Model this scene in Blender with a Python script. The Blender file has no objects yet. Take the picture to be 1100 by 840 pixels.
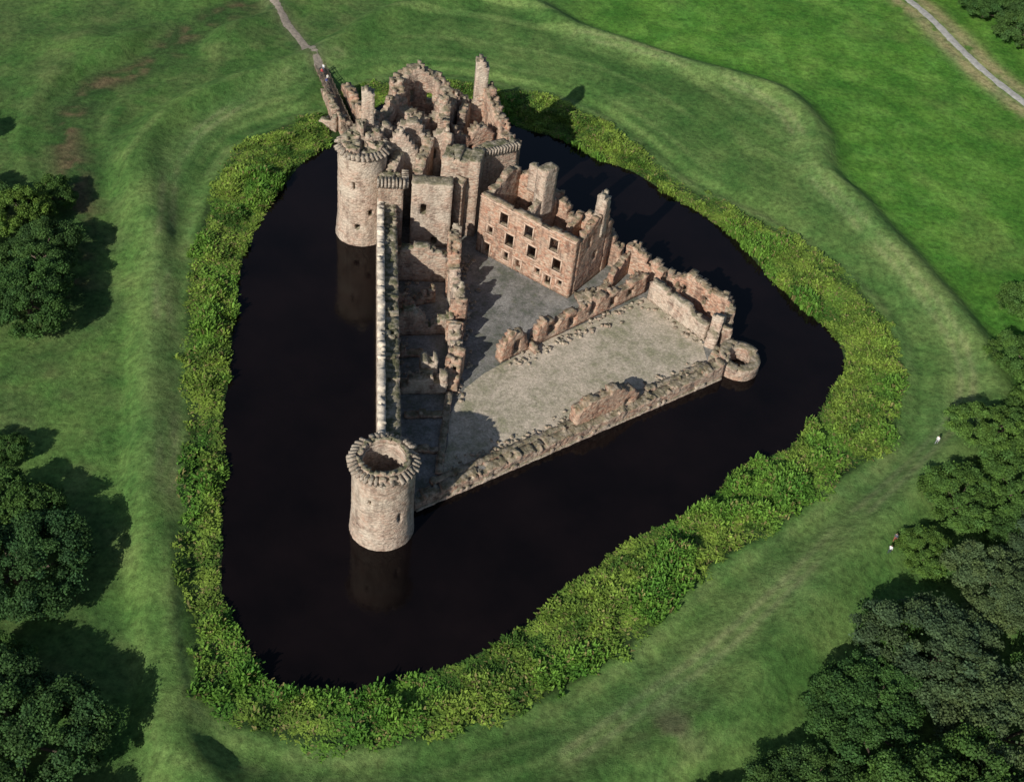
import bpy, math, random
import numpy as np
from mathutils import Matrix, Vector
random.seed(7); rng=np.random.default_rng(7)
scene=bpy.context.scene
COL=bpy.context.collection
# ------------------------------------------------------------------ helpers
def link(o,parent=None):
    COL.objects.link(o)
    if parent: o.parent=parent
    return o
def empty(name):
    return link(bpy.data.objects.new(name,None))
def fast_mesh(name,V,F,mat=None,cols=None,parent=None,smooth=False,obj=True):
    V=np.asarray(V,dtype=np.float32); F=np.asarray(F,dtype=np.int32)
    me=bpy.data.meshes.new(name)
    n=F.shape[1]
    me.vertices.add(len(V)); me.vertices.foreach_set('co',V.ravel())
    me.loops.add(F.size); me.loops.foreach_set('vertex_index',F.ravel())
    me.polygons.add(len(F)); me.polygons.foreach_set('loop_start',np.arange(len(F),dtype=np.int32)*n)
    me.update(calc_edges=True)
    if smooth: me.polygons.foreach_set('use_smooth',np.ones(len(F),dtype=bool))
    if cols is not None:
        a=me.color_attributes.new('Col','FLOAT_COLOR','POINT')
        c=np.ones((len(V),4),dtype=np.float32); c[:,:cols.shape[1]]=cols
        a.data.foreach_set('color',c.ravel())
    if mat: me.materials.append(mat)
    if not obj: return me
    return link(bpy.data.objects.new(name,me),parent)
def lattice(seed,n=256): return np.random.default_rng(seed).random((n,n))
LAT=[lattice(s) for s in range(8)]
def vnoise(x,y,scale,seed=0):
    L=LAT[seed%8]; n=L.shape[0]
    x=np.asarray(x)/scale+37.3*seed; y=np.asarray(y)/scale+11.7*seed
    xi=np.floor(x).astype(int); yi=np.floor(y).astype(int); fx=x-xi; fy=y-yi
    fx=fx*fx*(3-2*fx); fy=fy*fy*(3-2*fy)
    a=L[xi%n,yi%n];b=L[(xi+1)%n,yi%n];c=L[xi%n,(yi+1)%n];d=L[(xi+1)%n,(yi+1)%n]
    return (a*(1-fx)+b*fx)*(1-fy)+(c*(1-fx)+d*fx)*fy
def fbm(x,y,scale,seed=0,o=4):
    s=0;a=.5;t=0
    for i in range(o):
        s=s+a*vnoise(x,y,scale/2**i,seed+i);t+=a;a*=.5
    return s/t
def sstep(a,b,x):
    t=np.clip((x-a)/(b-a),0,1); return t*t*(3-2*t)
def smooth_poly(P,closed=True,sub=5):
    P=np.array(P,float); n=len(P); out=[]
    rngi=range(n) if closed else range(n-1)
    for i in rngi:
        if closed: p0,p1,p2,p3=P[i-1],P[i],P[(i+1)%n],P[(i+2)%n]
        else: p0,p1,p2,p3=P[max(i-1,0)],P[i],P[i+1],P[min(i+2,n-1)]
        for k in range(sub):
            t=k/sub
            out.append(.5*((2*p1)+(-p0+p2)*t+(2*p0-5*p1+4*p2-p3)*t*t+(-p0+3*p1-3*p2+p3)*t**3))
    if not closed: out.append(P[-1])
    return np.array(out)
def pdist(X,Y,P,closed):
    d=np.full(X.shape,1e9); n=len(P)
    for i in range(n if closed else n-1):
        a=P[i];b=P[(i+1)%n];e=b-a;L=e@e+1e-9
        t=np.clip(((X-a[0])*e[0]+(Y-a[1])*e[1])/L,0,1)
        d=np.minimum(d,(X-a[0]-t*e[0])**2+(Y-a[1]-t*e[1])**2)
    return np.sqrt(d)
def inside(X,Y,P):
    r=np.zeros(X.shape,bool); n=len(P)
    for i in range(n):
        x0,y0=P[i];x1,y1=P[(i+1)%n]
        if y0==y1: continue
        c=((y0>Y)!=(y1>Y))&(X<(x1-x0)*(Y-y0)/(y1-y0)+x0)
        r^=c
    return r
def sdf(X,Y,P):
    d=pdist(X,Y,P,True); return np.where(inside(X,Y,P),-d,d)
# ------------------------------------------------------------------ node helpers
def newmat(name):
    m=bpy.data.materials.new(name); m.use_nodes=True; nt=m.node_tree
    return m,nt,nt.nodes['Principled BSDF']
def N(nt,t,**kw):
    n=nt.nodes.new(t)
    for k,v in kw.items(): setattr(n,k,v)
    return n
def noise(nt,co,scale,detail=4,rough=.6):
    n=N(nt,'ShaderNodeTexNoise'); n.inputs['Scale'].default_value=scale; n.inputs['Detail'].default_value=detail; n.inputs['Roughness'].default_value=rough
    nt.links.new(co,n.inputs['Vector']); return n.outputs['Fac']
def ramp(nt,fac,stops,interp='LINEAR'):
    r=N(nt,'ShaderNodeValToRGB'); r.color_ramp.interpolation=interp
    el=r.color_ramp.elements
    while len(el)<len(stops): el.new(.5)
    for e,(p,c) in zip(el,stops):
        e.position=p; e.color=(*c,1) if len(c)==3 else c
    nt.links.new(fac,r.inputs['Fac']); return r.outputs['Color']
def mixc(nt,fac,a,b,mode='MIX'):
    m=N(nt,'ShaderNodeMix',data_type='RGBA',blend_type=mode)
    for sock,v in ((m.inputs[0],fac),(m.inputs[6],a),(m.inputs[7],b)):
        if hasattr(v,'links'): nt.links.new(v,sock)
        else: sock.default_value=v if sock==m.inputs[0] else (*v,1)
    return m.outputs[2]
def math2(nt,op,a,b=None,c=None):
    m=N(nt,'ShaderNodeMath',operation=op)
    for i,v in enumerate((a,b,c)):
        if v is None: continue
        if hasattr(v,'links'): nt.links.new(v,m.inputs[i])
        else: m.inputs[i].default_value=v
    return m.outputs[0]
def bump(nt,bs,h,strength,dist):
    b=N(nt,'ShaderNodeBump'); b.inputs['Strength'].default_value=strength; b.inputs['Distance'].default_value=dist
    nt.links.new(h,b.inputs['Height']); nt.links.new(b.outputs[0],bs.inputs['Normal'])
def objco(nt): return N(nt,'ShaderNodeNewGeometry').outputs['Position']
def g3(v): return (v,v,v)

def stone_mat(name,a,b,c,moss=.6,pale=.3,stain=.6,palec=(.56,.47,.39)):
    m,nt,bs=newmat(name); co=objco(nt)
    mp=N(nt,'ShaderNodeMapping'); mp.inputs['Scale'].default_value=(1.5,1.5,2.6); nt.links.new(co,mp.inputs['Vector'])
    v=N(nt,'ShaderNodeTexVoronoi'); v.inputs['Scale'].default_value=1.25; nt.links.new(mp.outputs[0],v.inputs['Vector'])
    sep=N(nt,'ShaderNodeSeparateColor'); nt.links.new(v.outputs['Color'],sep.inputs[0])
    base=ramp(nt,sep.outputs[0],[(0,a),(.45,b),(.8,c),(1,tuple(x*.5 for x in a))])
    n1=noise(nt,co,.35,5,.65)
    base=mixc(nt,ramp(nt,n1,[(.45,g3(0)),(.60,g3(pale))]),base,palec)
    mp2=N(nt,'ShaderNodeMapping'); mp2.inputs['Scale'].default_value=(1,1,.3); nt.links.new(co,mp2.inputs['Vector'])
    n2=noise(nt,mp2.outputs[0],.8,5,.7)
    base=mixc(nt,ramp(nt,n2,[(.48,g3(0)),(.64,g3(stain))]),base,(.13,.08,.058))
    dist=ramp(nt,v.outputs['Distance'],[(.0,g3(1)),(.75,g3(.5))])
    base=mixc(nt,.6,base,dist,'MULTIPLY')
    g=N(nt,'ShaderNodeNewGeometry'); sx=N(nt,'ShaderNodeSeparateXYZ'); nt.links.new(g.outputs['Normal'],sx.inputs[0])
    up=ramp(nt,sx.outputs[2],[(.5,g3(0)),(.8,g3(1))])
    n3=noise(nt,co,.9,5,.7)
    topc=ramp(nt,n3,[(.32,(.05,.06,.022)),(.46,(.12,.115,.06)),(.56,(.26,.23,.16)),(.7,(.46,.39,.31))])
    base=mixc(nt,math2(nt,'MULTIPLY',up,moss),base,topc)
    nt.links.new(base,bs.inputs['Base Color']); bs.inputs['Roughness'].default_value=.92
    h=math2(nt,'ADD',math2(nt,'MULTIPLY',v.outputs['Distance'],-.6),noise(nt,co,3.5,5,.7))
    bump(nt,bs,h,.9,.2)
    return m
M_pink=stone_mat('sandstone_red_weathered',(.46,.23,.15),(.55,.33,.225),(.60,.45,.33),moss=.7,stain=.65,pale=.45,palec=(.60,.47,.36))
M_pale=stone_mat('sandstone_pale',(.54,.37,.28),(.62,.49,.39),(.56,.44,.34),pale=.75,stain=.5,palec=(.66,.57,.46),moss=.8)
M_mix=stone_mat('sandstone_mixed',(.44,.25,.17),(.55,.39,.29),(.56,.46,.35),moss=.75,stain=.7)
M_moss=stone_mat('sandstone_mossy',(.46,.29,.21),(.54,.41,.31),(.54,.45,.35),moss=1)
M_corb=stone_mat('corbel_stone',(.42,.35,.28),(.52,.45,.37),(.48,.38,.30),moss=.35,stain=.6)
def simple(name,col,rough=.8,nscale=2,var=.35,bumpd=0.02):
    m,nt,bs=newmat(name); co=objco(nt); n=noise(nt,co,nscale,5,.65)
    c=ramp(nt,n,[(.35,tuple(x*(1-var) for x in col)),(.65,tuple(min(1,x*(1+var)) for x in col))])
    nt.links.new(c,bs.inputs['Base Color']); bs.inputs['Roughness'].default_value=rough
    bump(nt,bs,n,.6,bumpd); return m
M_frame=simple('dressed_stone',(.50,.36,.27),.85,3,.2)
M_cope=simple('pale_coping',(.54,.47,.38),.85,1.2,.4,.06)
M_wood=simple('timber',(.16,.12,.085),.8,4)
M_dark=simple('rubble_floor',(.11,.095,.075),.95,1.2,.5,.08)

# ------------------------------------------------------------------ voxel masonry
def voxmesh(occ,pos,wrap=False,jit=None):
    ni,nj,nk=occ.shape
    p=np.zeros((ni+2,nj+2,nk+2),bool); p[1:-1,1:-1,1:-1]=occ
    if wrap: p[0,1:-1,1:-1]=occ[-1]; p[-1,1:-1,1:-1]=occ[0]
    I=ni if wrap else ni+1
    def vid(i,j,k): return ((i%ni if wrap else i)*(nj+1)+j)*(nk+1)+k
    F=[]
    base=p[1:-1,1:-1,1:-1]
    dirs=[((-1,0,0),[(0,0,0),(0,0,1),(0,1,1),(0,1,0)]),((1,0,0),[(1,0,0),(1,1,0),(1,1,1),(1,0,1)]),
          ((0,-1,0),[(0,0,0),(1,0,0),(1,0,1),(0,0,1)]),((0,1,0),[(0,1,0),(0,1,1),(1,1,1),(1,1,0)]),
          ((0,0,-1),[(0,0,0),(0,1,0),(1,1,0),(1,0,0)]),((0,0,1),[(0,0,1),(1,0,1),(1,1,1),(0,1,1)])]
    for d,cs in dirs:
        nb=p[1+d[0]:ni+1+d[0],1+d[1]:nj+1+d[1],1+d[2]:nk+1+d[2]]
        i,j,k=np.nonzero(base&~nb)
        F.append(np.stack([vid(i+a,j+b,k+c) for a,b,c in cs],1))
    F=np.concatenate(F)
    V=pos[:I].reshape(-1,3)
    used=np.unique(F); mp=np.zeros(len(V),int); mp[used]=np.arange(len(used))
    return V[used],mp[F]
def wall(name,p0,p1,th,z0,prof,ops=(),erode=.5,cell=.5,mat=None,parent=None,jit=.09,seed=None,nt_=None):
    r=np.random.default_rng(abs(hash((round(p0[0]*10),round(p0[1]*10),round(p1[0]*10))))%99999 if seed is None else seed)
    p0=np.array(p0,float);p1=np.array(p1,float);L=np.linalg.norm(p1-p0);e=(p1-p0)/L;n=np.array([-e[1],e[0]])
    ni=max(2,round(L/cell)); nj=nt_ or max(2,round(th/.6)); 
    if not hasattr(prof,'__len__'): prof=[(0,prof),(1,prof)]
    zm=max(q[1] for q in prof)+.5; nk=max(2,math.ceil((zm-z0)/cell))
    s=(np.arange(ni)+.5)/ni
    top=np.interp(s,[q[0] for q in prof],[q[1] for q in prof])
    steps=np.zeros(ni); i=0
    while i<ni:
        w=int(r.integers(2,6)); steps[i:i+w]=r.random()**1.6; i+=w
    T=top[:,None]-erode*1.9*steps[:,None]-erode*.55*r.random((ni,nj))
    zc=z0+(np.arange(nk)+.5)*cell
    occ=zc[None,None,:]<T[:,:,None]
    for (sc,w,zl,zh) in ops:
        si=(s*L>sc-w/2)&(s*L<sc+w/2); zi=(zc>zl)&(zc<zh)
        occ[np.ix_(si,np.arange(nj),zi)]=False
    occ[:,:,0]=True
    S,J,K=np.meshgrid(np.linspace(0,L,ni+1),np.linspace(-th/2,th/2,nj+1),z0+np.arange(nk+1)*cell,indexing='ij')
    jj=(r.random(S.shape+(3,))-.5)*2*jit
    topmask=(K[...,:]>np.interp(S[:,0,0],s*L,top)[:,None,None]-erode*2-.6)
    amp=np.where(topmask,1.4,.45)
    pos=np.stack([p0[0]+e[0]*(S+jj[...,0]*amp)+n[0]*(J+jj[...,1]*amp),p0[1]+e[1]*(S+jj[...,0]*amp)+n[1]*(J+jj[...,1]*amp),K+jj[...,2]*amp],-1)
    V,F=voxmesh(occ,pos)
    return fast_mesh(name,V,F,mat or M_mix,parent=parent)
def drum(name,c,ri,ro,z0,prof,erode=.3,mat=None,parent=None,na=56,cell=.55,batter=.0,ops=(),jit=.07,seed=1):
    r=np.random.default_rng(seed); nj=max(2,round((ro-ri)/.6))
    zm=max(q[1] for q in prof)+.4; nk=math.ceil((zm-z0)/cell)
    a=(np.arange(na)+.5)/na
    top=np.interp(a,[q[0] for q in prof],[q[1] for q in prof])
    T=top[:,None]-erode*.7*r.random((na,nj))-erode*1.3*np.repeat(r.random(na//3+2)**1.5,3)[:na][:,None]
    zc=z0+(np.arange(nk)+.5)*cell
    occ=zc[None,None,:]<T[:,:,None]
    for (ac,w,zl,zh) in ops:
        d=np.abs((a-ac+.5)%1-.5)*2*math.pi*ro
        occ[np.ix_(d<w/2,np.arange(nj),(zc>zl)&(zc<zh))]=False
    A,J,K=np.meshgrid(np.arange(na+1)/na*2*math.pi,np.linspace(0,1,nj+1),z0+np.arange(nk+1)*cell,indexing='ij')
    R=ri+(ro-ri+batter*np.clip((5-K)/6,0,1)**1.5)*J+(r.random(A.shape)-.5)*2*jit*.6
    pos=np.stack([c[0]+R*np.cos(A),c[1]+R*np.sin(A),K+(r.random(A.shape)-.5)*jit],-1)
    V,F=voxmesh(occ,pos,wrap=True)
    return fast_mesh(name,V,F,mat or M_pale,parent=parent)
class Boxes:
    def __init__(s): s.V=[];s.F=[]
    def add(s,o,ex,ey,lo,hi,j=0.0,slope=0):
        b=len(s.V)
        for z in (lo[2],hi[2]):
            for y in (lo[1],hi[1]):
                for x in (lo[0],hi[0]):
                    zz=z-(slope if y==hi[1] and z==hi[2] else 0)
                    q=[random.uniform(-j,j) for _ in range(3)]
                    s.V.append((o[0]+ex[0]*x+ey[0]*y+q[0],o[1]+ex[1]*x+ey[1]*y+q[1],zz+q[2]))
        s.F+=[(b,b+2,b+3,b+1),(b+4,b+5,b+7,b+6),(b,b+1,b+5,b+4),(b+2,b+6,b+7,b+3),(b,b+4,b+6,b+2),(b+1,b+3,b+7,b+5)]
    def make(s,name,mat,parent=None): return fast_mesh(name,s.V,s.F,mat,parent=parent)
def corbels(name,c,r0,r1,z0,z1,n,parent,mat,a0=0,a1=2*math.pi,fill=.62,slope=.35):
    B=Boxes()
    for i in range(n):
        a=a0+(a1-a0)*(i+.5)/n; w=(a1-a0)*(r0+r1)/2/n*fill/2*random.uniform(.8,1.15)
        ey=(math.cos(a),math.sin(a)); ex=(-ey[1],ey[0])
        if random.random()<.07: continue
        B.add(c,ex,ey,(-w,r0,z0),(w,r1+random.uniform(-.2,.08),z1+random.uniform(-.12,.1)),.05,slope)
        B.add(c,ex,ey,(-w*.7,r0-.1,z0-.7),(w*.7,r0+.45,z0-.03),.02)
    return B.make(name,mat,parent)
def disc(name,c,r,z,mat,parent,n=32):
    V=[(c[0],c[1],z)]+[(c[0]+r*math.cos(2*math.pi*i/n),c[1]+r*math.sin(2*math.pi*i/n),z) for i in range(n)]
    return fast_mesh(name,V,[(0,1+i,1+(i+1)%n) for i in range(n)],mat,parent=parent)
def polyslab(name,P,z,zb,mat,parent=None):
    me=bpy.data.meshes.new(name); n=len(P)
    V=[(x,y,z) for x,y in P]+[(x,y,zb) for x,y in P]
    F=[list(range(n))]+[[i,i+n,(i+1)%n+n,(i+1)%n] for i in range(n)]
    me.from_pydata(V,[],F); me.materials.append(mat); me.update()
    return link(bpy.data.objects.new(name,me),parent)

# ================================================================== CASTLE
castle=empty('castle_ruin')
def floor_mat(name,stops,s1=.3):
    m,nt,bs=newmat(name); co=objco(nt)
    c1=ramp(nt,noise(nt,co,s1,8,.75),stops)
    c2=ramp(nt,noise(nt,co,2.2,6,.85),[(.38,g3(.6)),(.62,g3(1.2))])
    c3=ramp(nt,noise(nt,co,.9,6,.8),[(.55,g3(0)),(.66,g3(.55))])
    cc=mixc(nt,1,c1,c2,'MULTIPLY')
    cc=mixc(nt,c3,cc,(.12,.13,.06))
    nt.links.new(cc,bs.inputs['Base Color']); bs.inputs['Roughness'].default_value=.95
    bump(nt,bs,noise(nt,co,4,6,.75),.8,.12); return m
M_cob=floor_mat('courtyard_cobbles',[(.4,(.11,.12,.095)),(.5,(.185,.18,.165)),(.6,(.27,.26,.24))])
M_grav=floor_mat('pale_gravel',[(.38,(.28,.265,.17)),(.48,(.41,.36,.27)),(.6,(.54,.46,.36))])
polyslab('courtyard_paving',[(-15,-36.2),(-12,-36.6),(32.5,.2),(33,10.6),(20,19.4),(12,23.5),(-4.5,32.6),(-11,44),(-24,44),(-29,27),(-24.8,19.5),(-24.3,17)],1.4,-1.5,M_cob,castle)
polyslab('gravel_court',[(-8.6,-31.5),(-8.1,-25),(-8.6,-19),(-7.0,-12.9),(-4.5,-9),(-2.5,-6.8),(4,.2),(19.6,14.6),(21,14),(29,5.6),(30,-.2)],1.43,1.41,M_grav,castle)

# --- SW corner tower
tw=(-15.0,-40.3)
drum('corner_tower_drum',tw,2.75,4.1,-1.2,[(0,13.4),(.5,13.5),(1,13.4)],erode=.25,batter=.35,mat=M_pale,parent=castle,ops=[(.70,.6,8,9.4),(.86,.6,5,6.3),(.62,.5,3,4)])
corbels('corner_tower_machicolation',tw,3.6,4.75,12.7,13.6,40,castle,M_corb,fill=.6,slope=.45)
drum('corner_tower_parapet',tw,2.8,3.55,13.0,[(0,14.1),(1,14.1)],erode=.6,mat=M_moss,parent=castle,cell=.4)
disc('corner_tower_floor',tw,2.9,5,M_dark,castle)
# --- W gatehouse tower
gw=(-29.3,24.4)
drum('gatehouse_tower_drum',gw,2.7,4.05,-1.2,[(0,17.6),(1,17.6)],erode=.25,batter=.45,mat=M_pale,parent=castle,ops=[(.72,.6,11,12.4),(.84,.6,6,7.2),(.6,.6,8,9),(.75,.6,3.2,4.2)],seed=3)
corbels('gatehouse_tower_machicolation',gw,3.5,4.7,16.9,17.9,34,castle,M_corb,fill=.6,slope=.7)
drum('gatehouse_tower_parapet',gw,.6,3.5,16.8,[(0,18.6),(.3,20.4),(.5,18.6),(1,18.6)],erode=.9,mat=M_moss,parent=castle,cell=.4,seed=4,na=36)
disc('gatehouse_tower_floor',gw,2.8,17.2,M_dark,castle)
wall('gatehouse_chimney_stack',(-30.3,28.6),(-28.3,29.0),1.7,12,[(0,25.8),(.45,26.2),(1,25.0)],erode=.5,mat=M_pale,parent=castle)
wall('cap_house_wall',(-32.2,27.4),(-25.6,30.6),1.6,1.4,[(0,19),(.5,20.5),(1,18)],erode=.8,mat=M_pale,parent=castle)
# --- E gatehouse tower (ruined, hollow)
ge=(-21.8,41.2)
drum('ruined_gatehouse_tower_drum',ge,3.6,5.9,-1.2,[(0,17),(.1,18.5),(.2,21),(.35,22),(.45,20),(.55,22),(.66,18),(.8,17),(.9,20.5),(1,17)],erode=.9,batter=.4,mat=M_mix,parent=castle,seed=8,jit=.12,ops=[(.75,1.5,10,12.5),(.66,1,6,8),(.9,1,9,11),(.22,1.6,14,16.5),(.36,1.4,14.5,17)])
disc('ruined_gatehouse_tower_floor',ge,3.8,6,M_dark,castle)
# --- gatehouse core walls
W=wall
W('gate_passage_front_wall',(-30.2,29.5),(-26.2,37.2),2.2,-1.2,[(0,18.5),(.4,20),(.6,17.5),(1,20)],erode=.8,parent=castle,ops=[(4.3,2.6,-1,5.0)])
W('gatehouse_inner_wall',(-25.6,30.6),(-16.2,32.6),1.9,1.4,[(0,17.5),(.2,19.8),(.5,19),(.7,16),(1,19)],erode=.7,mat=M_pale,parent=castle,ops=[(3,1.3,12,14.5),(7,1.3,12,14)])
W('gatehouse_inner_wall',(-25.4,31.4),(-24.6,38),1.7,1.4,[(0,17.5),(.5,15),(1,18.5)],erode=.8,mat=M_pink,parent=castle)
W('gatehouse_inner_wall',(-17.2,33.0),(-17.6,38.4),1.9,1.4,[(0,19.5),(.5,18),(1,20)],erode=.8,parent=castle,ops=[(2.5,1.5,12,15)])
W('gatehouse_gable',(-26.4,27.4),(-20.8,28.6),1.5,1.4,[(0,15),(.5,19.3),(1,15.5)],erode=.35,mat=M_pale,parent=castle,ops=[(2.8,1,12.5,14.5)])
W('gatehouse_west_gable',(-24.6,22.8),(-23.4,27.0),1.5,1.4,[(0,14),(.5,15.2),(1,16)],erode=.6,mat=M_pale,parent=castle,ops=[(2,1,10,12)])
W('gatehouse_hall_wall',(-20.2,24.3),(-19.2,31),1.8,1.4,[(0,14.8),(.5,16),(1,18)],erode=.7,parent=castle)
W('gatehouse_rear_block',(-20.6,21.6),(-14.0,22.4),2.6,1.4,[(0,14),(.5,14.3),(1,13.8)],erode=.3,mat=M_pale,parent=castle,ops=[(4.2,1,1,3.5),(2.2,1,8,10)])
W('stair_turret',(-26.0,21.0),(-22.0,21.6),3.6,-1.2,[(0,14.4),(1,14)],erode=.3,mat=M_moss,parent=castle)
B=Boxes()
for i in range(8):
    ex=(.99,.15);ey=(-.15,.99)
    x=-2.1+i*.6
    B.add((-24,21.3),ex,ey,(x-.19,-2.5,13.3),(x+.19,-1.3,14.5),.06,-.3)
for i in range(7):
    y=-1.8+i*.6
    B.add((-24,21.3),(.99,.15),(-.15,.99),(1.7,y-.17,13.1),(2.8,y+.17,14.2),.05)
B.make('stair_turret_corbels',M_corb,castle)
W('gatehouse_mossy_block',(-16.2,27.8),(-9.8,27.2),4.4,1.4,[(0,16.4),(1,16.4)],erode=.25,mat=M_moss,parent=castle,ops=[(3,1.1,9,11)])
W('gatehouse_passage_wall',(-13.2,23.6),(-12.8,24.9),1.6,1.4,[(0,13),(1,14)],erode=.5,mat=M_mix,parent=castle)
W('gatehouse_mid_wall',(-16.4,30.4),(-15.9,32),1.5,1.4,[(0,16),(.5,18),(1,17)],erode=.8,parent=castle)
W('gatehouse_east_parapet',(-10.6,30.6),(-4.9,34.3),2.4,-1.2,[(0,15.8),(1,16)],erode=.25,mat=M_moss,parent=castle)
B=Boxes(); ex=(.839,.544); ey=(-.544,.839)
for i in range(12):
    B.add((-10.6,30.6),ex,ey,(.2+i*.56,-1.95,15.0),(.53+i*.56,-1.0,16.1),.05)
B.make('east_parapet_corbels',M_corb,castle)
W('gatehouse_east_wall',(-4.9,35.2),(-11.2,45.2),2.1,-1.2,[(0,16),(.3,14.5),(.5,17.5),(.8,19),(1,20)],erode=.9,mat=M_pink,parent=castle,ops=[(3.5,1.5,8,11),(7.5,1.5,8,11),(5.6,1.5,12.5,15)])
W('gatehouse_north_wall',(-11.4,44.9),(-16.6,43.9),2.0,-1.2,[(0,20),(.5,17.5),(1,19)],erode=.9,parent=castle,ops=[(2.5,1.2,9,12)])
W('gatehouse_tall_chimney',(-13.4,44.9),(-11.2,45.2),2.3,14,[(0,24),(.3,25),(.6,24.4),(1,23)],erode=.4,mat=M_pale,parent=castle)
W('gatehouse_east_range_wall',(-15.8,34.2),(-9.2,38.6),1.7,1.4,[(0,18),(.4,15.5),(.7,17.2),(1,14.5)],erode=.9,mat=M_pink,parent=castle,ops=[(3.5,1.3,10,13)])
W('gatehouse_east_cross_wall',(-14.9,37.2),(-14.3,43.4),1.5,1.4,[(0,16),(.5,17.8),(1,17)],erode=.8,parent=castle)

# --- west curtain
cwa=np.array((-14.85,-36.3)); cwb=np.array((-24.4,20.0)); e=(cwb-cwa)/np.linalg.norm(cwb-cwa); nrm=np.array([-e[1],e[0]])
W('west_curtain_wall',cwa,cwb,3.1,-1.2,[(0,9.6),(1,9.7)],erode=.16,mat=M_moss,parent=castle,jit=.08,ops=[(20,.5,4,6),(38,.5,4,6)])
W('west_curtain_parapet',cwa+nrm*1.05,cwb+nrm*1.05,1.05,9.4,[(0,10.9),(1,10.9)],erode=.4,mat=M_cope,parent=castle,cell=.45,jit=.08)
# --- west range
inn=[(-12.6,21),(-12.5,15.2),(-11.6,8.2),(-9.9,2.6),(-10.0,-3.4),(-8.9,-8.6),(-9.4,-14)]
profs=[[(0,8.5),(.5,6),(1,9.5)],[(0,9.8),(.3,8.4),(.6,5),(1,7.6)],[(0,8.2),(.4,4.4),(.6,8),(1,6)],[(0,5.5),(.3,8.2),(.7,4),(1,7.2)],[(0,7.2),(.4,3),(.7,6.8),(1,4.6)],[(0,5.8),(.4,6.6),(1,2.8)]]
ths=[1.5,2.2,1.8,2.6,1.9,2.4]
for k in range(6):
    W('west_range_wall',inn[k],inn[k+1],ths[k],1.4,profs[k],erode=.9,mat=M_pink if k%2 else M_pale,parent=castle,ops=[(2.2,1.2,1.4,3.8),(5,1.0,3,4.6)])
W('west_range_cross_wall',(-22.0,11.0),(-13.2,12.4),1.5,1.4,[(0,8.2),(.6,8.7),(1,7)],erode=.5,mat=M_moss,parent=castle)
W('west_range_cross_wall',(-20.4,3.8),(-14.4,6.8),1.3,1.4,[(0,4.8),(.5,2.6),(1,6.2)],erode=1.0,mat=M_mix,parent=castle)
W('west_range_cross_wall',(-19.6,-2.5),(-10.6,-.3),1.6,1.4,[(0,5.5),(.3,7),(.6,4.4),(1,6.4)],erode=.8,mat=M_moss,parent=castle)
W('west_range_cross_wall',(-17.8,-7.5),(-14.2,-6.4),1.4,1.4,[(0,4.2),(1,2)],erode=.9,mat=M_mix,parent=castle)
W('west_range_cross_wall',(-17.4,-15.2),(-9.8,-13.8),1.9,1.4,[(0,3.4),(.5,5),(1,5.6)],erode=.9,mat=M_pale,parent=castle)
W('west_range_chimney_stub',(-14.0,-12.2),(-11.6,-11.6),2.2,1.4,[(0,7.2),(1,5.8)],erode=.7,mat=M_pale,parent=castle)
W('low_footing',(-9.2,-15),(-8.6,-31),1.0,1.4,[(0,2.9),(.5,2.1),(1,2.5)],erode=.4,parent=castle)
W('low_footing',(-15,-20.4),(-9.4,-19.2),1.2,1.4,[(0,3.4),(1,2.2)],erode=.6,parent=castle)
W('low_footing',(-13.6,-27.2),(-9.2,-26.6),1.0,1.4,[(0,2.6),(1,2.3)],erode=.4,parent=castle)
# --- south curtain footings
W('south_curtain_plinth',(-11.6,-36.2),(31.9,-.6),1.8,-1.2,[(0,2.0),(.1,1.9),(.3,2.2),(.42,2.1),(.62,2.1),(.8,2.3),(.95,2.8),(1,3.2)],erode=.35,mat=M_mix,parent=castle,jit=.12,cell=.42)
W('south_curtain_base_course',(-10.9,-36.8),(32.2,-1.5),.55,-1.2,[(0,.6),(1,.6)],erode=.1,mat=M_pale,parent=castle,jit=.05)
W('south_curtain_rubble_bank',(-9.5,-32.8),(31.2,.6),1.0,1.4,[(0,2.0),(.2,1.9),(.5,2.3),(1,2.4)],erode=.55,mat=M_mix,parent=castle,cell=.42,jit=.12)
W('south_wall_stub',(9.4,-17.4),(18.4,-10.1),1.8,1.4,[(0,4.8),(.2,6.0),(.7,6.2),(.85,5.2),(1,3.2)],erode=.5,mat=M_pink,parent=castle,ops=[(9.5,1,1,3)])
# --- SE tower base
te=(34.9,1.8)
drum('ruined_corner_tower_base',te,1.75,3.35,-1.2,[(0,2.6),(.25,2.9),(.5,3.4),(.75,2.4),(1,2.6)],erode=.4,mat=M_mix,parent=castle,na=36,jit=.09,seed=5)
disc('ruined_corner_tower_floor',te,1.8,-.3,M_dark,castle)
W('tower_neck_wall',(30.2,3.8),(31.6,8.2),1.8,-.5,[(0,4.6),(.4,7.2),(1,5.5)],erode=.8,mat=M_pale,parent=castle)
W('tower_neck_wall',(30.4,.2),(31.6,3.4),1.2,-.5,[(0,2.6),(1,4)],erode=.6,mat=M_mix,parent=castle)
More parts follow.
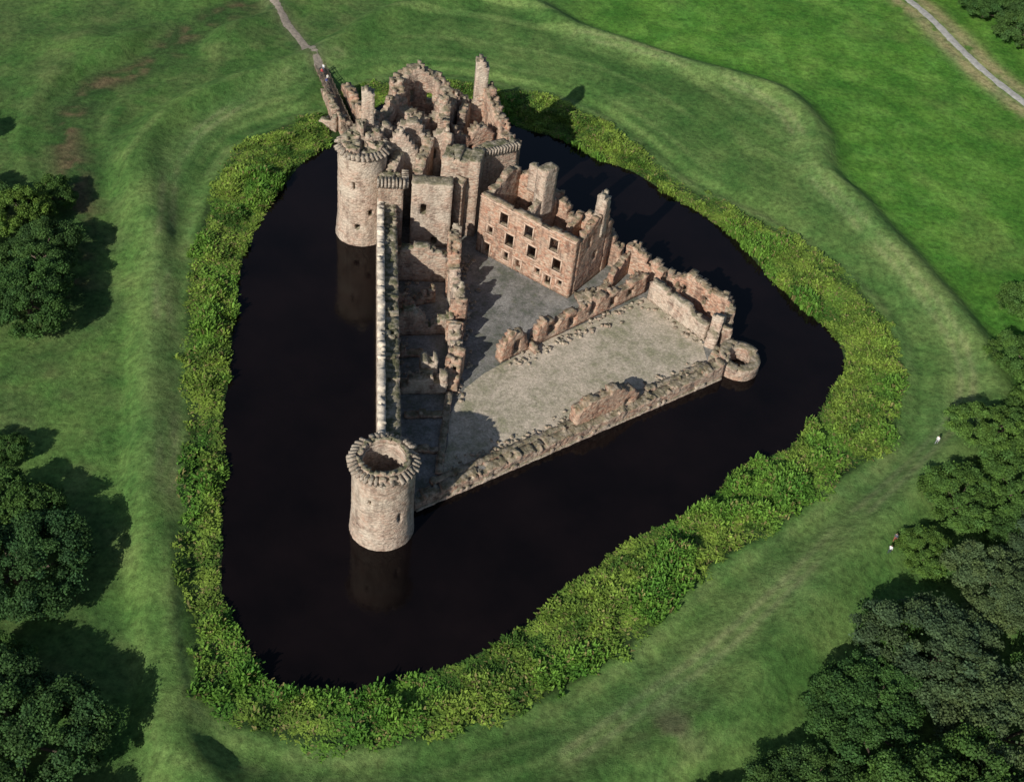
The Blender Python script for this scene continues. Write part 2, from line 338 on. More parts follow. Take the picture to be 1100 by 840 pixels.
# --- hall range
W('hall_north_wall',(-2.8,-5.8),(19.4,16.4),1.3,1.4,[(0,5),(.06,6.8),(.14,5.8),(.2,3.8),(.27,6.4),(.36,5.2),(.45,6),(.6,4.6),(.7,6),(.85,5),(1,6.4)],erode=.8,mat=M_pink,parent=castle,
  ops=[(3.2,1.5,1.4,4.2),(6.2,1.2,1.4,6),(10.5,1.6,2.4,4.2),(14.5,1.5,1.4,4),(19,1.5,2.4,4.2),(23.5,1.4,1.4,4),(27.5,1.4,2.2,4)])
W('hall_east_wall',(20.6,14.8),(29.6,6.0),1.4,1.4,[(0,5.4),(.5,5.6),(1,4.8)],erode=.4,mat=M_pale,parent=castle)
W('hall_inner_footing',(1.5,-1),(3.2,-3),1.0,1.4,[(0,3.5),(1,2)],erode=.6,mat=M_pink,parent=castle)
W('east_curtain_wall',(12.2,23.6),(20.6,19.6),1.8,-1.2,[(0,8.6),(.3,6.5),(.6,7.5),(1,6)],erode=.9,mat=M_pink,parent=castle,ops=[(4,1.2,4,5.8)])
W('east_curtain_wall',(20.6,19.6),(33.2,10.6),1.8,-1.2,[(0,6.8),(.2,5.7),(.45,7.8),(.7,6.6),(.9,7.4),(1,6.2)],erode=.8,mat=M_pink,parent=castle,ops=[(3,1.3,3.4,5),(7,1.3,3.4,5),(11,1.3,3.4,5)])
W('east_curtain_wall',(33.2,10.6),(32.6,5.2),1.6,-1.2,[(0,6),(.5,4.6),(1,5.0)],erode=.8,mat=M_mix,parent=castle)
W('east_range_cross_wall',(23.4,13.2),(25.6,16),1.0,1.4,[(0,4),(1,5.5)],erode=.7,mat=M_pink,parent=castle)
W('east_range_cross_wall',(12.4,13.6),(16.2,20.6),1.1,1.4,[(0,4.4),(.5,5),(1,6)],erode=.9,mat=M_pink,parent=castle)
W('east_range_cross_wall',(15.5,12.9),(18.6,18.9),1.0,1.4,[(0,3.6),(1,5)],erode=.9,mat=M_pink,parent=castle)
W('stair_rubble',(8.4,11.6),(14.6,14.2),3.0,1.4,[(0,3.2),(1,2.4)],erode=.8,mat=M_mix,parent=castle)
# --- Renaissance lodging
A=np.array((-9.2,21.5)); e1=np.array((.855,-.52)); e1/=np.linalg.norm(e1); e2=np.array((-e1[1],e1[0]))
LQ=19.0;DQ=9.6
def P(s,d): return A+e1*s+e2*d
fops=[(5,1.6,9.0,11.4),(10,1.6,9.0,11.4),(15,1.6,9.0,11.4),(2.5,1.1,6,7.6),(6.5,1.6,5.6,7.9),(11,1.6,5.6,7.9),(16,1.6,5.6,7.9),(2,1.5,1.4,4.0),(6,1.2,2.6,4.2),(8.5,1.5,1.4,3.9),(12.5,1.2,2.8,4.3),(14.6,1.5,1.4,3.9),(17,1.1,2.8,4.2)]
W('lodging_front_wall',P(0,.6),P(LQ,.6),1.2,1.4,[(0,13.2),(1,13.1)],erode=.25,mat=M_pink,parent=castle,ops=fops,jit=.07,nt_=2)
B=Boxes()
for (s,w,zl,zh) in fops:
    o=P(s,0); fr=.2
    B.add(o,e1,e2,(-w/2-fr,-.12,zl-.05),(-w/2,.1,zh+.05),.01); B.add(o,e1,e2,(w/2,-.12,zl-.05),(w/2+fr,.1,zh+.05),.01)
    B.add(o,e1,e2,(-w/2-fr-.1,-.2,zh+.053),(w/2+fr+.1,.1,zh+.32),.01)
    if zl>2: B.add(o,e1,e2,(-w/2-fr-.1,-.18,zl-.25),(w/2+fr+.1,.1,zl-.053),.01)
for i in range(14):
    B.add(P(0,0),e1,e2,(i*LQ/14+.02,-.14,12.35),((i+1)*LQ/14-.02,.05,12.62),.02)
B.make('lodging_window_surrounds',M_frame,castle)
W('lodging_end_wall',P(LQ-.6,1.3),P(LQ-.6,DQ),1.2,1.4,[(0,13),(.35,14.2),(.55,15.6),(.75,14.4),(1,14.5)],erode=.7,mat=M_pink,parent=castle,ops=[(3,1,9.5,11.2),(5.6,1,6,7.6)])
W('lodging_end_chimney',P(LQ-1.6,DQ-1.6),P(LQ+.1,DQ-1.4),1.8,10,[(0,17.6),(.5,18),(1,16.8)],erode=.5,mat=M_pale,parent=castle)
W('lodging_rear_wall',P(0,DQ+.8),P(LQ,DQ+.8),1.7,-1.2,[(0,13),(.15,14),(.3,11.5),(.45,12.8),(.6,10.5),(.8,12),(1,13.6)],erode=1.1,mat=M_pink,parent=castle,ops=[(4,1.3,6,8.2),(8,1.3,6,8),(12,1.3,5.5,8),(16,1.3,5.5,8),(14,1.2,9.5,10.8)])
W('lodging_west_gable',P(.4,1.3),P(.4,DQ),1.2,1.4,[(0,13.2),(.5,15),(1,14)],erode=.7,mat=M_mix,parent=castle)
W('lodging_cross_wall',P(8.4,1.3),P(8.4,DQ),1.1,1.4,[(0,12.6),(.3,13.5),(.6,14.4),(1,12.5)],erode=.6,mat=M_mix,parent=castle)
W('lodging_cross_wall',P(13.6,1.3),P(13.6,DQ),1.0,1.4,[(0,12.4),(.5,10),(1,11.5)],erode=.8,mat=M_pink,parent=castle)
W('lodging_chimney_stack',P(8.1,4.6),P(8.5,7.6),1.9,10,[(0,19.2),(.5,19.6),(1,19.2)],erode=.3,mat=M_pale,parent=castle)
W('lodging_chimney',P(3.2,DQ-.3),P(5.0,DQ-.3),1.3,11,[(0,16.5),(1,16)],erode=.5,mat=M_pale,parent=castle)
# fallen stones along wall feet
B=Boxes()
for (a_,b_,n_) in [((-8,-15),(-9,12),90),((0,-6),(19,13),90),((-8,-30),(29,-.5),120),((-20,-30),(-23,12),80),((21,13),(29,5),30),((-12,14),(-9,19),25)]:
    for i in range(n_):
        t=random.random(); x=a_[0]+(b_[0]-a_[0])*t+random.gauss(0,.7); y=a_[1]+(b_[1]-a_[1])*t+random.gauss(0,.7); s=random.uniform(.12,.35); an=random.random()*3
        if x<-19: x+=4
        B.add((x,y),(math.cos(an),math.sin(an)),(-math.sin(an),math.cos(an)),(-s,-s*.7,1.38),(s,s*.7,1.43+s*.9),.08)
B.make('fallen_stones',M_pale,castle)

# ================================================================== TERRAIN
moat=smooth_poly([(-38,52),(-43,43.5),(-45.2,33),(-47,24),(-47,15),(-46,5),(-44.2,-4),(-42,-15),(-41,-22),(-39.3,-30),(-37.2,-38),(-35,-46),(-33,-54),(-30.3,-59),(-27,-63.8),(-23.5,-67),(-19,-66.8),(-12,-65.8),(-7,-62.8),(-2,-60),(4,-55),(9,-49),(14,-43),(19,-37.3),(24,-33),(30,-28),(35,-20),(43,-14),(48.5,-4),(52.5,5),(51.5,13),(48,18),(42,26),(38,33),(36,37),(30,43),(24,48),(17,54),(10,57),(3,62),(-5,64),(-11,68),(-21,70),(-30,68),(-36,63),(-38,57)],sub=4)
reedP=smooth_poly([(-43,59),(-49,54),(-55,46),(-57,36),(-57,23),(-55,10),(-53,-2),(-50,-12),(-46.5,-24),(-43.5,-34),(-41,-44),(-38.5,-53),(-36,-61),(-33.5,-67),(-29,-73),(-22,-75),(-14,-75),(-5,-73),(2,-69),(9,-65),(17,-58),(24,-50),(30,-41),(39,-33),(49,-22),(57,-13),(61,-1),(62.5,11),(59,23),(54,31),(47,38),(41.5,43),(33,47.5),(26,52.5),(21,59),(15,66),(7,73),(-1,76),(-9,77),(-18,78),(-30,76),(-36,72),(-41,67)],sub=3)
ridgeR=[(-9,117),(4,107),(16,102),(29,97),(40,94),(50,89),(56,75),(56,62),(61,52),(68,37),(74,23),(78,11),(78,0)]
ringout=[(73,-9),(64,-20),(54,-33),(47,-42),(39,-55),(31,-66),(22,-73),(8,-84),(-8,-90),(-20,-88)]
ridgeL=[(-49,82),(-62,67),(-71,54),(-74,40),(-67,21),(-60,4),(-56,-13),(-52,-26),(-48,-41),(-43,-53),(-39,-64),(-35,-75),(-29,-84)]
ring=smooth_poly(ridgeR+ringout+ridgeL[::-1]+[(-40,100),(-24,114)],sub=3)
ditch=smooth_poly([(-68,98),(-75,88),(-80,68),(-87,59),(-87,43),(-82,32),(-76,17),(-70,-4)],False,3)
path=smooth_poly([(-70,118),(-65,107),(-60,97),(-52,85),(-46,73)],False,4)
road=smooth_poly([(66,190),(73,168),(80,151),(87,135),(94,116),(102,101),(109,88),(122,66),(150,30)],False,4)
tracks=[smooth_poly(p,False,3) for p in ([(4,101),(20,97),(36,90),(46,83),(50,72),(51,60),(57,48),(64,34),(69,22),(72,10),(70,-2),(62,-14),(50,-29),(40,-42)],[(-44,80),(-54,66),(-62,50),(-65,36),(-61,18),(-57,2),(-50,-20),(-44,-40)],[(40,-42),(30,-54),(20,-64),(12,-72)])]
mounds=[(-66,84,8,1.8),(-92,74,9,2.4),(-72,70,6,-1.5),(-100,60,9,1.2),(-88,92,7,-2.0),(-58,104,8,1.5),(-84,108,9,2.0),(-50,96,6,-1.0)]
def terr(X,Y):
    dm=sdf(X,Y,moat); dr=sdf(X,Y,reedP); dg=sdf(X,Y,ring)
    nz=fbm(X,Y,18,2)-.5
    z=np.where(dm<0,np.maximum(-1.6,dm*.45),np.minimum(.9,dm*.16))
    z=z+sstep(0,9,dr)*(.5+.3*nz)
    crest=np.exp(-((dg+2.5)/3.0)**2)*1.7
    leftw=sstep(10,-40,X)
    out=sstep(-.5,4.5,dg)
    z=z+np.where(dm>2,crest*sstep(1,4,dr+2),0)-out*(1.1+.8*leftw)*sstep(2,5,dm)
    z=z-np.exp(-((dr-2.5)/1.5)**2)*.5
    dd=pdist(X,Y,ditch,False); z=z-np.exp(-(dd/3.4)**2)*3.0+np.exp(-((dd-7.5)/3.2)**2)*1.2
    for (mx,my,mr,mh) in mounds: z=z+mh*np.exp(-((X-mx)**2+(Y-my)**2)/mr**2)
    far=sstep(90,260,np.hypot(X,Y))
    z=z+np.where(dm>4,(fbm(X,Y,45,3)-.5)*(1.0+5*far)+(fbm(X,Y,7,5)-.5)*.5,0)
    dp=pdist(X,Y,path,False)
    z=z-np.exp(-(dp/2.2)**2)*.1
    z=np.where(dm>2,np.maximum(z,.15),z)
    return z,dm,dr,dg,dd,dp
def axis(a,b,step,far):
    c=np.arange(a,b+step,step); r=[];d=step;v=c[-1]
    while v<far: d*=1.14; v+=d; r.append(v)
    l=[];d=step;v=c[0]
    while v>-far: d*=1.14; v-=d; l.append(v)
    return np.concatenate([l[::-1],c,r])
ax=axis(-115,128,.65,3000); ay=axis(-100,172,.65,3000)
X,Y=np.meshgrid(ax,ay,indexing='ij')
Z,dm,dr,dg,dd,dp=terr(X,Y)
c=np.zeros(X.shape+(3,))
def setc(col,w):
    global c
    c=c*(1-w[...,None])+np.array(col)*w[...,None]
one=np.ones(X.shape)
n1=fbm(X,Y,30,1); n2=fbm(X,Y,9,2); n3=fbm(X,Y,3.5,4)
setc((.105,.205,.048),one)
setc((.060,.142,.032),sstep(.40,.62,n1)*.8)
setc((.15,.25,.068),sstep(.46,.7,n2)*.55)
st=vnoise(dr*1.0,n1*6,1.5,5); inring=(dg<1)&(dr>0)
setc((.165,.265,.078),np.where(inring,sstep(.5,.85,st)*.5,0))
setc((.055,.125,.030),np.where(inring,sstep(.5,.1,st)*.45,0))
right=sstep(0,3,dg)*sstep(-10,20,X)*sstep(-25,10,Y)
setc((.082,.225,.026),right*.9)
setc((.135,.30,.050),right*sstep(.42,.62,n3)*.6)
setc((.050,.16,.018),right*sstep(.5,.38,n2)*.55)
setc((.13,.21,.05),right*sstep(.55,.75,fbm(X,Y,14,7))*.5)
leftf=sstep(0,4,dg)*sstep(-20,-50,X)
setc((.058,.118,.032),leftf*sstep(.4,.66,n2)*.75)
setc((.14,.19,.065),leftf*sstep(.5,.7,n3)*.4)
setc((.035,.070,.022),np.exp(-((dd-1.5)/2.6)**2)*.75*sstep(.3,.5,n3+.1))
setc((.15,.115,.062),np.exp(-(dd/2.4)**2)*sstep(.42,.6,n3)*.85)
for k,t in enumerate(tracks):
    dt=pdist(X,Y,t,False)
    setc((.16,.25,.08),np.exp(-(dt/3.5)**2)*.5)
    setc((.24,.275,.125),(np.exp(-((dt-.9)/.5)**2))*.55*sstep(.3,.5,n2))
setc((.19,.18,.10),np.exp(-((np.hypot((X-24)*1.4,Y+67)/5)**2))*.7*sstep(.35,.6,n3))
setc((.17,.22,.08),np.exp(-((dr-1.2)/1.0)**2)*.35*sstep(.4,.6,n3))
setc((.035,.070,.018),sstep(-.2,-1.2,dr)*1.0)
droad=pdist(X,Y,road,False)
setc((.33,.31,.15),np.exp(-((droad-3)/2.4)**2)*.9*sstep(.3,.5,n3+.1))
setc((.15,.13,.09),np.exp(-(dp/2.0)**2)*.5)
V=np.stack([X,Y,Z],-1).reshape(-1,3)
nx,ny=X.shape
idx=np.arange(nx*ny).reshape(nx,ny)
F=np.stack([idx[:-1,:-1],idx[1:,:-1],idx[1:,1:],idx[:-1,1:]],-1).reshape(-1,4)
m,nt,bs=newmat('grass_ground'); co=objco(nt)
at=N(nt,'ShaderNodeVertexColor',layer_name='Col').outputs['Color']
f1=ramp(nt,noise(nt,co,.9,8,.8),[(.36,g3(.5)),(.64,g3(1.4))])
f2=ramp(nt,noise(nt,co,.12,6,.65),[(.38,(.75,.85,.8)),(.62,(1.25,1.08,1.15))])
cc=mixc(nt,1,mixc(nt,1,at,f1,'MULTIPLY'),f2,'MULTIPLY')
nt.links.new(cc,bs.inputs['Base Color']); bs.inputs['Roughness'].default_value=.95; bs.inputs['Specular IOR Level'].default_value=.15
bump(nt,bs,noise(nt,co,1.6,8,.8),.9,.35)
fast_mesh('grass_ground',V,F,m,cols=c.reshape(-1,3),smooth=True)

# water
m,nt,bs=newmat('moat_water'); co=objco(nt)
nt.links.new(ramp(nt,noise(nt,co,.06,4),[(.35,(.0035,.0025,.0026)),(.65,(.007,.0045,.0046))]),bs.inputs['Base Color'])
bs.inputs['Roughness'].default_value=.09; bs.inputs['IOR'].default_value=1.33; bs.inputs['Specular IOR Level'].default_value=.33
bump(nt,bs,noise(nt,co,1.6,3,.5),.2,.04)
cen=moat.mean(0); out=[]
for i,p in enumerate(moat):
    t=moat[(i+1)%len(moat)]-moat[i-1]; t/=np.linalg.norm(t); nn=np.array([t[1],-t[0]])
    if nn@(p-cen)<0: nn=-nn
    out.append(p+nn*.9)
me=bpy.data.meshes.new('moat_water'); me.from_pydata([(p[0],p[1],0) for p in out],[],[list(range(len(out)))]); me.materials.append(m)
link(bpy.data.objects.new('moat_water',me))

# path and road strips
def strip(name,P_,w,mat,dz=.07,sub=1.2,cross=4):
    pts=[P_[0]]
    for a,b in zip(P_[:-1],P_[1:]):
        k=max(1,int(np.linalg.norm(b-a)/sub))
        for i in range(1,k+1): pts.append(a+(b-a)*i/k)
    pts=np.array(pts); t=np.gradient(pts,axis=0); t/=np.linalg.norm(t,axis=1)[:,None]; nn=np.stack([-t[:,1],t[:,0]],1)
    us=np.linspace(-1,1,cross+1)
    wj=1+.18*(rng.random((len(pts),1))-.5)
    XY=pts[:,None,:]+nn[:,None,:]*(us[None,:]*w/2*wj)[...,None]
    z=terr(XY[...,0],XY[...,1])[0]+dz-.1*(np.abs(us)>.99)[None,:]
    V=np.concatenate([XY,z[...,None]],-1).reshape(-1,3); id=np.arange(len(pts)*(cross+1)).reshape(len(pts),cross+1)
    F=np.stack([id[:-1,:-1],id[1:,:-1],id[1:,1:],id[:-1,1:]],-1).reshape(-1,4)
    return fast_mesh(name,V,F,mat,smooth=True)
M_path=simple('path_gravel',(.24,.205,.165),.95,1.5,.3,.05)
M_road=simple('road_gravel',(.38,.37,.34),.95,1.2,.25,.05)
strip('gravel_path',path,2.0,M_path); strip('gravel_road',road,2.5,M_road)

# ================================================================== REEDS
def leafmat(name,transl=.3):
    m,nt,bs=newmat(name)
    at=N(nt,'ShaderNodeVertexColor',layer_name='Col').outputs['Color']
    oi=N(nt,'ShaderNodeObjectInfo').outputs['Random']
    tint=ramp(nt,oi,[(0,(.75,.85,.9)),(1,(1.2,1.15,1.0))])
    cc=mixc(nt,1,at,tint,'MULTIPLY')
    nt.links.new(cc,bs.inputs['Base Color']); bs.inputs['Roughness'].default_value=.7; bs.inputs['Specular IOR Level'].default_value=.2
    tr=N(nt,'ShaderNodeBsdfTranslucent'); nt.links.new(cc,tr.inputs[0])
    mx=N(nt,'ShaderNodeMixShader'); mx.inputs[0].default_value=transl
    nt.links.new(bs.outputs[0],mx.inputs[1]); nt.links.new(tr.outputs[0],mx.inputs[2])
    nt.links.new(mx.outputs[0],nt.nodes['Material Output'].inputs[0]); return m
M_reed=leafmat('reed_leaves'); M_leaf=leafmat('tree_leaves',.25)
nS=430000
px=rng.uniform(-64,68,nS);py=rng.uniform(-80,84,nS)
a=sdf(px,py,moat);b=sdf(px,py,reedP)
edge=(fbm(px,py,7,1)-.5)*8+(fbm(px,py,1.5,3)-.5)*4
ok=(a>.1+edge*.3)&(b<edge*.6-.5)&(rng.random(nS)<np.where(b>-2.2,.4,1))
px=px[ok];py=py[ok];aa=a[ok];bb=b[ok]
keep=~((px>-50)&(px<-30)&(py>42)&(py<80)&(pdist(px,py,np.array([(-46,73),(-31,38)]),False)<3.2))
px=px[keep];py=py[keep];aa=aa[keep];bb=bb[keep]
tz=terr(px,py)[0]
hN=fbm(px,py,3,3); big=fbm(px,py,12,6); cN=fbm(px,py,1.6,5); c2N=fbm(px,py,5,2)
hh=(.12+1.25*sstep(.36,.7,hN)+.3*rng.random(len(px)))*(0.5+.5*sstep(-.3,-4,bb))*(.7+.8*sstep(.45,.66,big))
nb=3
ang=rng.random((len(px),nb))*2*math.pi
lean=rng.random((len(px),nb))*.45+.1
wd=.05+.09*rng.random((len(px),nb))
bx=px[:,None]+(rng.random((len(px),nb))-.5)*.6; by=py[:,None]+(rng.random((len(px),nb))-.5)*.6
H=hh[:,None]*(.7+.5*rng.random((len(px),nb)))
pa=ang+math.pi/2+(rng.random(ang.shape)-.5)
ux=np.cos(pa)*wd;uy=np.sin(pa)*wd
z0=tz[:,None]-.1
def q(x,y,z): return np.stack([x,y,z],-1)
lx=np.cos(ang)*lean;ly=np.sin(ang)*lean
v0=q(bx-ux,by-uy,z0+0*bx);v1=q(bx+ux,by+uy,z0+0*bx)
v2=q(bx+lx*.5+ux*1.3,by+ly*.5+uy*1.3,z0+H*.8);v3=q(bx+lx*.5-ux*1.3,by+ly*.5-uy*1.3,z0+H*.8)
v4=q(bx+lx*1.3,by+ly*1.3,z0+H*.92)
V=np.stack([v0,v1,v2,v3],2).reshape(-1,3)
V2=np.stack([v3,v2,v4+q(ux*.5,uy*.5,0*ux),v4-q(ux*.5,uy*.5,0*ux)],2).reshape(-1,3)
ca=np.array((.050,.115,.022));cb=np.array((.20,.30,.055));cd=np.array((.085,.23,.035)); ce=np.array((.20,.19,.08))
w=np.clip(sstep(.35,.65,cN)*.6+.5*sstep(.35,.6,c2N),0,1)[:,None,None]
cc=ca*(1-w)+cb*w; g=sstep(.45,.58,big)[:,None,None]; cc=cc*(1-g*.6)+cd*g*.6
br=((rng.random(len(px))<.08))[:,None,None]; cc=np.where(br,ce,cc)
cc=np.repeat(cc,nb,axis=1)*(.6+.8*rng.random((len(px),nb,1)))
ccv=np.repeat(cc[:,:,None,:],4,axis=2).reshape(-1,3)
Vall=np.concatenate([V,V2]); Fa=np.arange(len(Vall)).reshape(-1,4)
fast_mesh('reed_bed',Vall,Fa,M_reed,cols=np.concatenate([ccv,ccv*1.1]))

# ================================================================== TREES
M_bark=simple('bark',(.10,.075,.055),.9,6,.3)
def tube(P_,R_,n=7):
    V=[];F=[]
    P_=[Vector(p) for p in P_]
    for i,(p,r) in enumerate(zip(P_,R_)):
        d=(P_[min(i+1,len(P_)-1)]-P_[max(i-1,0)]).normalized(); x=d.orthogonal().normalized(); y=d.cross(x)
        for k in range(n):
            a=2*math.pi*k/n; V.append(tuple(p+(x*math.cos(a)+y*math.sin(a))*r))
    for i in range(len(P_)-1):
        for k in range(n): F.append((i*n+k,i*n+(k+1)%n,(i+1)*n+(k+1)%n,(i+1)*n+k))
    return V,F
def tree_mesh(seed,R,Ht,dark,nleaf=26000,ls=.30):
    r=np.random.default_rng(seed); random.seed(seed)
    nc=190
    u=r.normal(size=(nc*3,3)); u/=np.linalg.norm(u,axis=1)[:,None]; u=u[u[:,2]>-.35][:nc]
    az=np.arctan2(u[:,1],u[:,0]); ph=r.random(3)*6
    lob=1+.16*np.sin(2*az+ph[0])+.12*np.sin(3*az+ph[1])+.08*np.sin(5*az+ph[2]+u[:,2]*4)
    rad=lob*(.66+.28*r.random(len(u)))
    cen=np.stack([u[:,0]*rad*R,u[:,1]*rad*R,Ht*.50+u[:,2]*rad*Ht*.5],1)
    cr=R*(.07+.12*r.random(len(u)))
    ci=r.choice(len(u),nleaf,p=(cr**2/np.sum(cr**2)))
    d=r.normal(size=(nleaf,3)); d/=np.linalg.norm(d,axis=1)[:,None]; d[:,2]=np.where(d[:,2]<-.3,-d[:,2],d[:,2])
    rr=(r.random(nleaf)**.45)*(1+.25*r.normal(size=nleaf)*(r.random(nleaf)<.3))
    pos=cen[ci]+d*(cr[ci]*rr)[:,None]*np.array([1,1,.85])
    nrm=d*.6+r.normal(size=(nleaf,3))*.5+np.array([0,0,.2]); nrm/=np.linalg.norm(nrm,axis=1)[:,None]
    t=np.cross(nrm,r.normal(size=(nleaf,3))); t/=np.linalg.norm(t,axis=1)[:,None]; bt=np.cross(nrm,t)
    s=ls*(.6+.8*r.random(nleaf))[:,None]
    q=np.stack([pos-t*s*.5,pos-bt*s*.4,pos+t*s*.5,pos+bt*s*.4],1).reshape(-1,3)
    base=np.array(dark)
    cv=(.75+.5*r.random(len(u)))[ci]*(.7+.6*r.random(nleaf))
    hue=r.random(len(u))[ci][:,None]
    col=base*cv[:,None]*(1+hue*np.array([.3,.16,-.1]))
    colv=np.repeat(col,4,axis=0)
    V=[q];F=[np.arange(len(q)).reshape(-1,4)];C=[colv]; mi=[np.zeros(nleaf,int)]
    off=len(q)
    limbs=[([(0,0,-.6),(.1,0,Ht*.2),(0,.1,Ht*.45),(.2,.1,Ht*.75)],[R*.06,R*.045,R*.03,R*.01])]
    for k in range(9):
        c_=cen[r.integers(0,len(cen))]
        limbs.append(([(0,0,Ht*(.12+.03*k)),tuple(np.array(c_)*.5+np.array((0,0,Ht*.12))),tuple(c_)],[R*.028,R*.018,R*.006]))
    for Pp,Rr in limbs:
        v,f=tube(Pp,Rr); V.append(np.array(v)); F.append(np.array(f)+off); C.append(np.full((len(v),3),.1)); mi.append(np.ones(len(f),int)); off+=len(v)
    me=fast_mesh('tree',np.concatenate(V),np.concatenate(F),M_leaf,cols=np.concatenate(C),obj=False)
    me.materials.append(M_bark); me.polygons.foreach_set('material_index',np.concatenate(mi).astype(np.int32))
    return me
TM=[tree_mesh(11,8,8,(.052,.115,.030),60000,.27),tree_mesh(12,8,7.5,(.046,.102,.032),60000,.27),tree_mesh(13,5.5,5.6,(.080,.155,.034),32000,.25),tree_mesh(14,5.5,5.4,(.060,.125,.030),32000,.25),tree_mesh(15,8,7.4,(.066,.108,.052),60000,.27)]
def tree(x,y,r,k=None,sz=1):
    k=k if k is not None else (random.choice([0,1,4]) if r>6.2 else random.choice([2,3]))
    b=8 if k in(0,1,4) else 5.5
    o=link(bpy.data.objects.new('broadleaf_tree',TM[k])); z=float(terr(np.array([x]),np.array([y]))[0][0])
    s=r/b; o.location=(x,y,z-.1); o.scale=(s,s,s*sz*random.uniform(.9,1.1)); o.rotation_euler=(0,0,random.uniform(0,6.28)); return o
random.seed(5)
for t in [(-74.5,-8,8.0,0,.85),(-77,3,7.2,1,.85),(-84,13,5.5,2),(-81,20,4.4,3),(-90,-4,8,0,.8),(-92,16,6,1,.9),(-58,-57,9.4,1,.75),(-60.5,-48,6.0,3,.9),(-68,-37.5,3.8,3),(-71,-52,7.0,1,.8),(-69,-66,9,0,.8),(-48.5,-79,9.6,1,.75),(-55,-73,6,0,.8),(-62,-82,9,0,.8),(-45,-93,8,1,.8),(-106,34,6,0),
          (65,-24,6,2),(71,-11,5.6,2),(74,-20,6.5,2),(83,8,7,0),(87,25,6,3),(95,38,7,0),(57,-53,9.6,4,.9),(68,-41,7.6,4),(47,-63,8.4,0,.9),(64,-62,9.5,4),(76,-52,9,0),(76,-33,7,4),(81,-6,7,3),(55,-74,9.5,0),(38,-74,6.8,1,.8),(29,-80,5.5,0,.8),(43,-83,8,1),(73,-29,5,3),(59,-34,4.2,2),(90,-20,8,0),(52,-50,5,3),
          (12,-98,7.5,0),(2,-101,7,1),(100,140,8,0),(107,128,8,1),(114,115,7,0),(92,154,9,1),(119,102,6,0),(103,150,9,0),(112,136,9,1),(84,168,9,0)]:
    tree(*t)
for i in range(110):
    a=random.uniform(0,6.28); R_=random.uniform(190,420); x=R_*math.cos(a);y=R_*math.sin(a)+20
    tree(x,y,random.uniform(5,9))

# ================================================================== BRIDGE & BARBICAN
B=Boxes(); p0=np.array((-46.2,73.2));p1=np.array((-29.6,36.4)); L=np.linalg.norm(p1-p0); ex=(p1-p0)/L; ey=np.array([-ex[1],ex[0]])
for i in range(int(L/.3)):
    B.add(p0,ex,ey,(i*.3,-1.0,2.0),(i*.3+.26,1.0,2.08),.01)
for sgn in (-1,1):
    B.add(p0,ex,ey,(0,sgn*.95-.04,2.95),(L,sgn*.95+.04,3.03)); B.add(p0,ex,ey,(0,sgn*.95-.03,2.5),(L,sgn*.95+.03,2.56)); B.add(p0,ex,ey,(0,sgn*.7-.12,1.7),(L,sgn*.7+.12,1.98))
    for i in range(int(L/2)+1): B.add(p0,ex,ey,(i*2-.06,sgn*1.05-.06,1.7),(i*2+.06,sgn*1.05+.06,3.1))
    for i in range(1,8): B.add(p0,ex,ey,(i*L/8-.15,sgn*.7-.15,-1.8),(i*L/8+.15,sgn*.7+.15,1.7))
B.make('timber_footbridge',M_wood)
barb=empty('barbican_ruin')
W('side_wall',(-44.0,66.5),(-40.2,57.2),1.6,-1.2,[(0,2.8),(.5,4.2),(1,3.4)],erode=.8,parent=barb,mat=M_mix)
W('side_wall',(-40.2,68.2),(-34.4,56.0),1.8,-1.2,[(0,2.8),(.3,4.6),(.6,3.6),(1,5.6)],erode=.8,parent=barb,mat=M_pink)
W('abutment',(-39.0,54.4),(-33.6,57.0),2.6,-1.2,[(0,4.0),(.5,1.8),(.6,1.8),(1,5.2)],erode=.6,parent=barb,mat=M_mix)
W('outer_pier',(-42.6,55.4),(-39.2,54.6),1.8,-1.2,[(0,2.2),(1,3.6)],erode=.6,parent=barb,mat=M_moss)

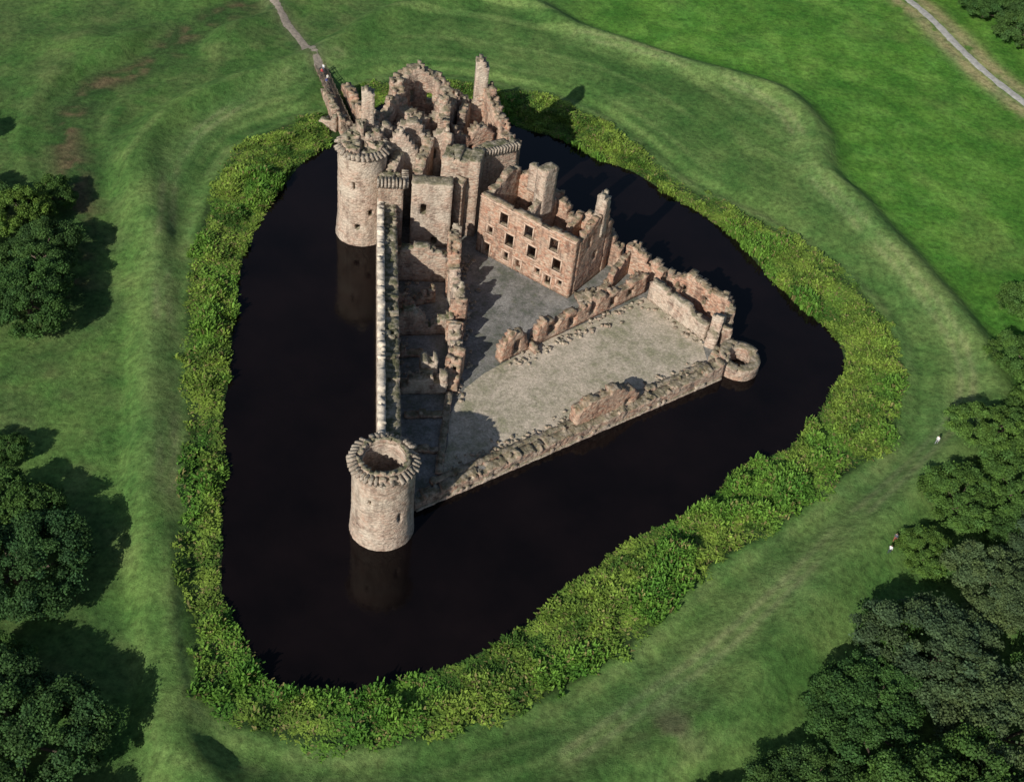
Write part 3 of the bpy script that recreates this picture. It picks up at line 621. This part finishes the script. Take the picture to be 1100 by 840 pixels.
# ================================================================== PEOPLE
def flat(name,col):
    m,nt,bs=newmat(name); n=noise(nt,objco(nt),9,3); nt.links.new(ramp(nt,n,[(.3,tuple(x*.85 for x in col)),(.7,col)]),bs.inputs['Base Color']); bs.inputs['Roughness'].default_value=.85; return m
M_skin=flat('skin',(.50,.32,.24)); M_hair=flat('hair',(.06,.04,.03)); M_shoe=flat('shoes',(.04,.035,.03))
def person(x,y,z,rot,shirt,trous,stride=.16,hgt=1.75):
    v=[];ed=[];rad=[]
    def add(p,r,par=None):
        v.append(p);rad.append(r)
        if par is not None: ed.append((par,len(v)-1))
        return len(v)-1
    pel=add((0,0,.95),.125);sp=add((0,.005,1.14),.115,pel);ch=add((0,0,1.36),.14,sp);ne=add((0,0,1.49),.052,ch);h1=add((0,.012,1.59),.083,ne);h2=add((0,0,1.69),.075,h1)
    add((0,.085,1.60),.016,h1)
    for s in(-1,1):
        sh=add((s*.18,0,1.41),.058,ch);el=add((s*.235,-s*.05*stride*5,1.14),.043,sh);wr=add((s*.245,.08-s*.1,.92),.027,el);pm=add((s*.245,.10-s*.1,.85),.030,wr)
        for k,dx in enumerate((-.027,-.01,.008,.025)):
            f1_=add((s*.245,.10-s*.1+dx,.80),.0088,pm); add((s*.238,.105-s*.1+dx,.765-.006*(k in(1,2))),.0078,f1_)
        t1=add((s*.235,.145-s*.1,.86),.010,pm); add((s*.228,.16-s*.1,.83),.009,t1)
        hp=add((s*.09,0,.90),.088,pel);kn=add((s*.095,s*stride*.6+.03,.50),.058,hp);an=add((s*.095,s*stride,.09),.038,kn);add((s*.10,s*stride+.15,.04),.034,an)
    me=bpy.data.meshes.new('p'); me.from_pydata(v,ed,[]); o=link(bpy.data.objects.new('tmp',me))
    sk=o.modifiers.new('s','SKIN'); o.modifiers.new('u','SUBSURF').levels=1
    for i,sv in enumerate(me.skin_vertices[0].data): sv.radius=(rad[i],rad[i]); sv.use_root=(i==0)
    me2=bpy.data.meshes.new_from_object(o.evaluated_get(bpy.context.evaluated_depsgraph_get()))
    bpy.data.objects.remove(o)
    for mt in (flat('shirt',shirt),flat('trousers',trous),M_skin,M_hair,M_shoe): me2.materials.append(mt)
    for p in me2.polygons:
        c_=p.center
        if c_.z<.09: k=4
        elif abs(c_.x)>.19 and c_.z<.93: k=2
        elif c_.z<.96: k=1
        elif c_.z<1.47: k=0
        elif c_.z>1.68 or (c_.y<0 and c_.z>1.55): k=3
        else: k=2
        p.material_index=k; p.use_smooth=True
    o=link(bpy.data.objects.new('person',me2)); o.location=(x,y,z); o.rotation_euler=(0,0,rot); o.scale=(hgt/1.75,)*3
def gz(x,y): return float(terr(np.array([x]),np.array([y]))[0][0])
for (x,y,rot,s,t) in [(54,-34.6,-.6,(.75,.75,.78),(.05,.06,.10)),(54.9,-32.6,-.5,(.10,.10,.14),(.35,.08,.07)),(64,-12,2.4,(.8,.8,.8),(.30,.30,.34))]:
    person(x,y,gz(x,y),rot,s,t)
for (fr,of,s,t) in [(.03,.3,(.7,.7,.72),(.08,.1,.2)),(.07,-.4,(.45,.06,.06),(.06,.06,.07)),(.13,.2,(.75,.72,.65),(.1,.1,.14)),(.16,-.3,(.08,.1,.3),(.3,.28,.25))]:
    q_=p0+ex*L*fr+ey*of; person(q_[0],q_[1],2.085,2.6+fr*9,s,t,.1)

# ================================================================== LIGHT, SKY, CAMERA
sd=Vector((10.9,20.6,-13.4)).normalized()
sun=bpy.data.lights.new('sun','SUN'); sun.energy=5.0; sun.angle=math.radians(.5); sun.color=(1,.95,.86)
so=link(bpy.data.objects.new('sun',sun)); so.rotation_euler=(-sd).to_track_quat('Z','Y').to_euler(); so.location=(-60,-100,80)
el=math.asin(-sd.z); az=math.atan2(-sd.x,-sd.y)
wd_=bpy.data.worlds.new('World'); scene.world=wd_; wd_.use_nodes=True; nt=wd_.node_tree
sky=nt.nodes.new('ShaderNodeTexSky'); sky.sky_type='NISHITA'; sky.sun_disc=False; sky.sun_elevation=el; sky.sun_rotation=az
nt.links.new(sky.outputs[0],nt.nodes['Background'].inputs[0]); nt.nodes['Background'].inputs[1].default_value=.08
scene.view_settings.view_transform='Standard'; scene.view_settings.look='None'; scene.view_settings.exposure=0
th=math.radians(43);roll=math.radians(7.5)
fw=Vector((0,math.cos(th),-math.sin(th)));r0=Vector((1,0,0));u0=r0.cross(fw)
Rv=r0*math.cos(roll)+u0*math.sin(roll); Uv=u0*math.cos(roll)-r0*math.sin(roll)
cam=bpy.data.cameras.new('camera'); cam.sensor_width=36; cam.lens=1350/1100*36; cam.clip_end=8000; cam.clip_start=1
co_=link(bpy.data.objects.new('camera',cam))
mw=Matrix((Rv,Uv,-fw)).transposed().to_4x4(); mw.translation=Vector((0,-150,130)); co_.matrix_world=mw
scene.camera=co_
